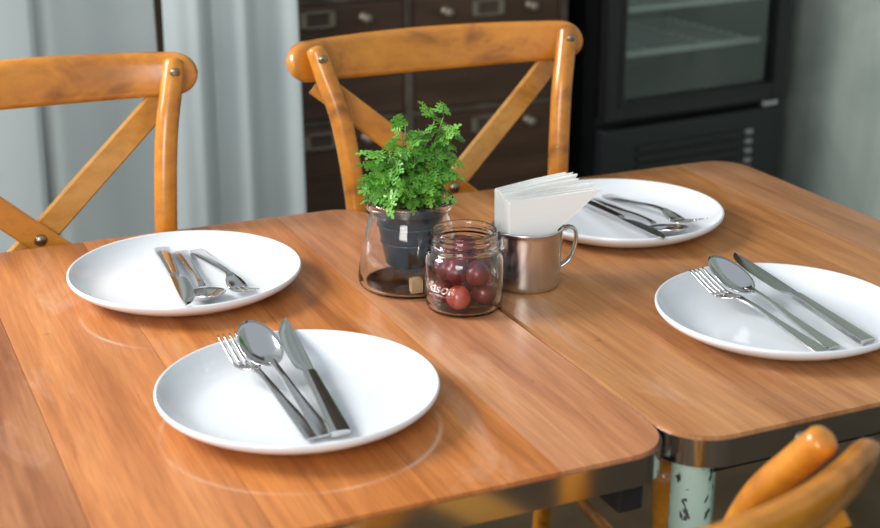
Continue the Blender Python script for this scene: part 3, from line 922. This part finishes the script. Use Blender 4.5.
# stems: (foot r, foot f, top r, top f, top height) in metres to the picture's right / towards the front of the table
stems = [(-0.012, 0.010, -0.026, 0.030, 0.168), (0.004, 0.014, 0.004, 0.022, 0.180), (0.018, 0.004, 0.032, 0.006, 0.202), (0.010, -0.010, 0.022, -0.020, 0.192),
         (-0.004, -0.006, -0.010, -0.014, 0.190), (-0.018, -0.002, -0.034, 0.004, 0.158), (-0.010, 0.022, -0.030, 0.040, 0.128), (0.012, 0.020, 0.014, 0.036, 0.146),
         (0.022, -0.012, 0.042, -0.014, 0.178), (-0.002, 0.004, -0.014, 0.008, 0.186), (0.014, 0.012, 0.026, 0.020, 0.170), (-0.022, 0.010, -0.042, 0.022, 0.140),
         (0.020, 0.016, 0.030, 0.030, 0.150), (-0.024, 0.016, -0.040, 0.034, 0.122), (0.004, 0.024, -0.006, 0.040, 0.136)]
for si, (r0, f0, r1, f1, h) in enumerate(stems):
    a = toR * r0 + toC * f0 + Vector((0, 0, 0.090)); b = toR * (r1 * 1.04 + PX) + toC * f1 + Vector((0, 0, h))
    m1 = a.lerp(b, 0.5) + (a - b).cross(Vector((0, 0, 1))) * 0.06 + Vector((0, 0, 0.008)) - Vector((b.x - a.x, b.y - a.y, 0)) * 0.18
    st = catmull([a, m1, b], 6)
    obj('stem', tube('stem', [a, m1, b], [0.0016, 0.0012, 0.0008], 6, 6), M['stem'], pl)
    nl = 11
    for k in range(nl):
        t_ = 0.30 + 0.70 * k / (nl - 1)
        p = st[min(int(t_ * (len(st) - 1)), len(st) - 1)]
        az = k * 2.39996 + si * 1.3 + rnd.uniform(-0.4, 0.4)
        el = rnd.uniform(-0.45, 0.60) + (0.45 if k == nl - 1 else 0)
        dirv = Vector((math.cos(az) * math.cos(el), math.sin(az) * math.cos(el), math.sin(el)))
        pln = rnd.uniform(0.005, 0.012)
        q = p + dirv * pln
        if q.z < 0.108: continue
        sc = rnd.uniform(0.62, 0.95)
        o = obj('leaf', LV[rnd.randrange(7)], M['leaf'], pl)
        yv = dirv; xv = yv.cross(Vector((0, 0, 1))).normalized(); zv = xv.cross(yv)
        rot = Matrix((xv, yv, zv)).transposed().to_4x4()
        o.matrix_local = Matrix.Translation(q - dirv * pln * 0.8) @ rot @ Matrix.Rotation(rnd.uniform(-0.9, 0.9), 4, 'Y') @ Matrix.Scale(sc, 4)
ck = toR * 0.008 + toC * 0.040
tag(obj('cork_piece', prism('cork_piece', [(-0.007, -0.006), (0.006, -0.007), (0.008, 0.003), (0.002, 0.007), (-0.006, 0.005)], 0, 0.017, 0.001), M['cork'], None, (JX + ck.x, JY + ck.y, T + 0.0034)),
    'small pale cork chunk lying on the bottom of the plant jar', 'cork')

# ------------------------------------------------------------------ grape jar
GX, GY = -0.034, -0.005
gp = [(0, 0.0), (0.037, 0.0), (0.0420, 0.0025), (0.0440, 0.008), (0.0443, 0.014), (0.0443, 0.054)] + smooth_prof([(0.0440, 0.058), (0.0425, 0.0635), (0.0395, 0.0672), (0.0375, 0.0695)], 2) + \
     [(0.0380, 0.0712), (0.0396, 0.0728), (0.0400, 0.0748), (0.0392, 0.0766), (0.0368, 0.0778), (0.0362, 0.0800), (0.0362, 0.0815), (0.0374, 0.0830), (0.0374, 0.0845), (0.0362, 0.0858), (0.0364, 0.0880), (0.0372, 0.0895), (0.0366, 0.0915), (0.0350, 0.0920), (0.0336, 0.0910), (0.0332, 0.0880), (0.0332, 0.074)] + \
     smooth_prof([(0.0336, 0.0705), (0.0370, 0.0655), (0.0402, 0.0600), (0.0414, 0.0540)], 2) + [(0.0416, 0.014), (0.0406, 0.0070), (0.038, 0.0040), (0, 0.0034)]
gj = thing('mason_jar', 'small clear screw-neck glass jar embossed with script, full of red grapes', 'jar', (GX, GY, T))
obj('glass', lathe('glass', gp, 64), M['glass'], gj)

def bent_text(body, rad, size, centre_deg, zc, depth=0.0007):
    cu = bpy.data.curves.new('script', 'FONT'); cu.body = body; cu.size = size; cu.shear = 0.35; cu.align_x = 'CENTER'; cu.extrude = depth; cu.offset = 0.0; cu.resolution_u = 3
    to = bpy.data.objects.new('tmp', cu); C.objects.link(to)
    dg = bpy.context.evaluated_depsgraph_get(); dg.update()
    me = bpy.data.meshes.new_from_object(to.evaluated_get(dg))
    bpy.data.objects.remove(to)
    bm = bmesh.new(); bm.from_mesh(me)
    # a swash stroke under the word
    wd = max(v.co.x for v in bm.verts)
    ps = [(-wd * 0.55 + wd * 1.5 * k / 10, -size * 0.30 + size * 0.16 * k / 10 + size * 0.05 * math.sin(k * 0.6)) for k in range(11)]
    for p, q in zip(ps, ps[1:]):
        vs = [bm.verts.new((p[0], p[1] - 0.0005, depth)), bm.verts.new((q[0], q[1] - 0.0005, depth)), bm.verts.new((q[0], q[1] + 0.0005, depth)), bm.verts.new((p[0], p[1] + 0.0005, depth)),
              bm.verts.new((p[0], p[1] - 0.0005, -depth)), bm.verts.new((q[0], q[1] - 0.0005, -depth)), bm.verts.new((q[0], q[1] + 0.0005, -depth)), bm.verts.new((p[0], p[1] + 0.0005, -depth))]
        for fc in ((0, 1, 2, 3), (7, 6, 5, 4), (0, 4, 5, 1), (1, 5, 6, 2), (2, 6, 7, 3), (3, 7, 4, 0)): bm.faces.new([vs[i] for i in fc])
    for v in bm.verts:
        a = R(centre_deg) + v.co.x / rad
        rr = rad + v.co.z + 0.00075
        v.co = Vector((rr * math.cos(a), rr * math.sin(a), zc + v.co.y))
    return finish(bm, 'embossed_script')
camaz = math.degrees(math.atan2(CAM.y - GY, CAM.x - GX))
for da in (-42, 138):
    obj('embossed_script', bent_text('Mason', 0.0443, 0.0168, camaz + da, 0.029), M['emboss'], gj)

gr = 0.0140
grapes = [(-0.006, 0.0235, 0.0190, 'r'), (0.0225, 0.0070, 0.0190, ''), (-0.0245, 0.0030, 0.0190, ''), (-0.0015, -0.0230, 0.0190, ''),
          (-0.008, 0.0075, 0.0435, ''), (0.0180, -0.0120, 0.0445, ''), (-0.0215, -0.0125, 0.0440, ''), (0.0150, 0.0150, 0.0440, 'm'), (0.0000, -0.0100, 0.0660, ''), ]
for i, (a, b, z, k) in enumerate(grapes):
    p = Vector((GX, GY, T + z)) + toR * a + toC * b
    prof = [(0, -gr)] + [(gr * math.sin(math.pi * q / 14), -gr * math.cos(math.pi * q / 14)) for q in range(1, 13)] + [(gr * 0.16, gr * 0.965), (0, gr * 0.93)]
    me = lathe('grape', prof, 24)
    o = obj('grape', me, M['grape_red'] if k == 'r' else M['grape'], None, p, (rnd.uniform(0, 3), rnd.uniform(0, 3), rnd.uniform(0, 3)))
    o.scale = (1, 1, rnd.uniform(0.97, 1.04))
    if k == 'r': tag(o, 'bright red grape at the bottom of the small jar', 'grape', 'grapes in the small jar')
    elif z > 0.06: tag(o, 'dark red grape lying on top of the heap in the small jar', 'grape', 'grapes in the small jar')
    else: tag(o, 'dark red grape among others in the small jar', 'grape', 'grapes in the small jar')

# ------------------------------------------------------------------ steel mug with napkins
UX, UY = 0.064, 0.030
mug = thing('steel_mug', 'brushed steel mug with a loop handle, holding paper napkins', 'mug', (UX, UY, T))
mp = [(0, 0.0), (0.034, 0.0), (0.0365, 0.0012), (0.0382, 0.004)] + [(0.0385 + 0.0030 * k / 5, 0.008 + 0.056 * k / 5) for k in range(6)] + \
     [(0.0417, 0.068), (0.0426, 0.0705), (0.0430, 0.0722), (0.0424, 0.0736), (0.0412, 0.0736), (0.0405, 0.0720), (0.0400, 0.062), (0.0372, 0.008), (0.035, 0.003), (0, 0.0028)]
obj('cup', lathe('cup', mp, 56), M['mug'], mug)
hd = toR * 0.985 + toC * -0.17
def hp(r, z): return Vector((hd.x * r, hd.y * r, z))
path = catmull([hp(0.0405, 0.0665), hp(0.049, 0.0690), hp(0.0565, 0.0655), hp(0.0585, 0.056), hp(0.0560, 0.042), hp(0.0500, 0.029), hp(0.0385, 0.020)], 5)
side = Vector((-hd.y, hd.x, 0))
v, f = [], []
for i, p in enumerate(path):
    d = (path[min(i + 1, len(path) - 1)] - path[max(i - 1, 0)]).normalized(); nn = side.cross(d).normalized()
    for k in range(12):
        a = 2 * math.pi * k / 12
        v.append(p + side * 0.0062 * math.cos(a) + nn * 0.0022 * math.sin(a))
for i in range(len(path) - 1):
    for k in range(12): f.append((i * 12 + k, i * 12 + (k + 1) % 12, (i + 1) * 12 + (k + 1) % 12, (i + 1) * 12 + k))
f += [tuple(range(12)), tuple((len(path) - 1) * 12 + k for k in range(12))]
obj('handle', mesh_from('handle', v, f, True), M['steel'], mug)

# folded napkins: quarter-folded sheets standing on edge, folds together at one end, fanning apart at the other
def napkin_mesh(length, top, th, rim_u, seed):
    r = random.Random(seed)
    pts = [(0.004, 0.012), (0.0012, 0.060), (0.0, top - 0.0015), (0.0015, top), (length * 0.55, top + 0.0015), (length, top + r.uniform(0.0005, 0.003)), (length * 0.80, 0.094), (rim_u, 0.0700), (rim_u - 0.012, 0.012)]
    bm = bmesh.new()
    layers = 4
    n = len(pts)
    for l in range(layers):
        y0 = -th / 2 + th * l / layers; y1 = y0 + th / layers * 0.82
        sh = r.uniform(-0.0015, 0.0015)
        wv = lambda u: 0.0006 * math.sin(u * 45 + seed)
        P_ = [(u + (sh if u > 0.03 else 0), z + (sh * 0.5 if z > 0.1 and u > 0.03 else 0)) for u, z in pts]
        A = [bm.verts.new((u, y0 + wv(u), z)) for u, z in P_]
        B = [bm.verts.new((u, y1 + wv(u), z)) for u, z in P_]
        bm.faces.new(A); bm.faces.new(list(reversed(B)))
        for i in range(n): bm.faces.new((A[i], A[(i + 1) % n], B[(i + 1) % n], B[i]))
    for l in range(layers // 2):                       # rounded folds
        ya = -th / 2 + th * (2 * l) / layers; yb = ya + th / layers * 1.82
        cy, rr = (ya + yb) / 2, (yb - ya) / 2
        rows_ = [[bm.verts.new((u + 0.0003 - rr * math.sin(math.pi * k / 6), cy - rr * math.cos(math.pi * k / 6) + 0.0006 * math.sin(seed), z)) for k in range(7)] for (u, z) in pts[:3]]
        for a, b in zip(rows_, rows_[1:]):
            for k in range(6): bm.faces.new((a[k], a[k + 1], b[k + 1], b[k]))
        bm.faces.new(rows_[-1]); bm.faces.new(list(reversed(rows_[0])))
    return finish(bm, 'paper_napkin')
PHI = R(25)
nU = toR * math.cos(PHI) - toC * math.sin(PHI); nN = toC * math.cos(PHI) + toR * math.sin(PHI)
ang0 = math.atan2(nU.y, nU.x)
#        offset, turn, length, top, u at rim
naps = [(0.0168, -1.0, 0.118, 0.1095, 0.062), (0.0119, 0.5, 0.117, 0.1105, 0.060), (0.0070, 2.0, 0.119, 0.1115, 0.058), (0.0021, 3.2, 0.116, 0.1120, 0.055),
        (-0.0028, 8.5, 0.112, 0.1150, 0.050), (-0.0077, 10.5, 0.114, 0.1160, 0.047), (-0.0126, 12.0, 0.112, 0.1165, 0.044), (-0.0170, 13.5, 0.108, 0.1165, 0.040)]
NG = 'paper napkins in the steel mug'
NL = {0: 'folded white napkin forming the outer face over the mug, turned to the grape jar side', 7: 'folded white napkin at the back of the fan, turned to the drawer cabinet'}
for i, (off, rot, ln, top, ru) in enumerate(naps):
    p = Vector((UX, UY, T)) + nU * -0.0335 + nN * off
    o = obj('paper_napkin', napkin_mesh(ln, top, 0.0046, ru, i), M['napkin'], None, p, (0, 0, ang0 + R(rot)))
    tag(o, NL.get(i, 'folded white paper napkin inside the fan standing in the steel mug'), 'napkin', NG)
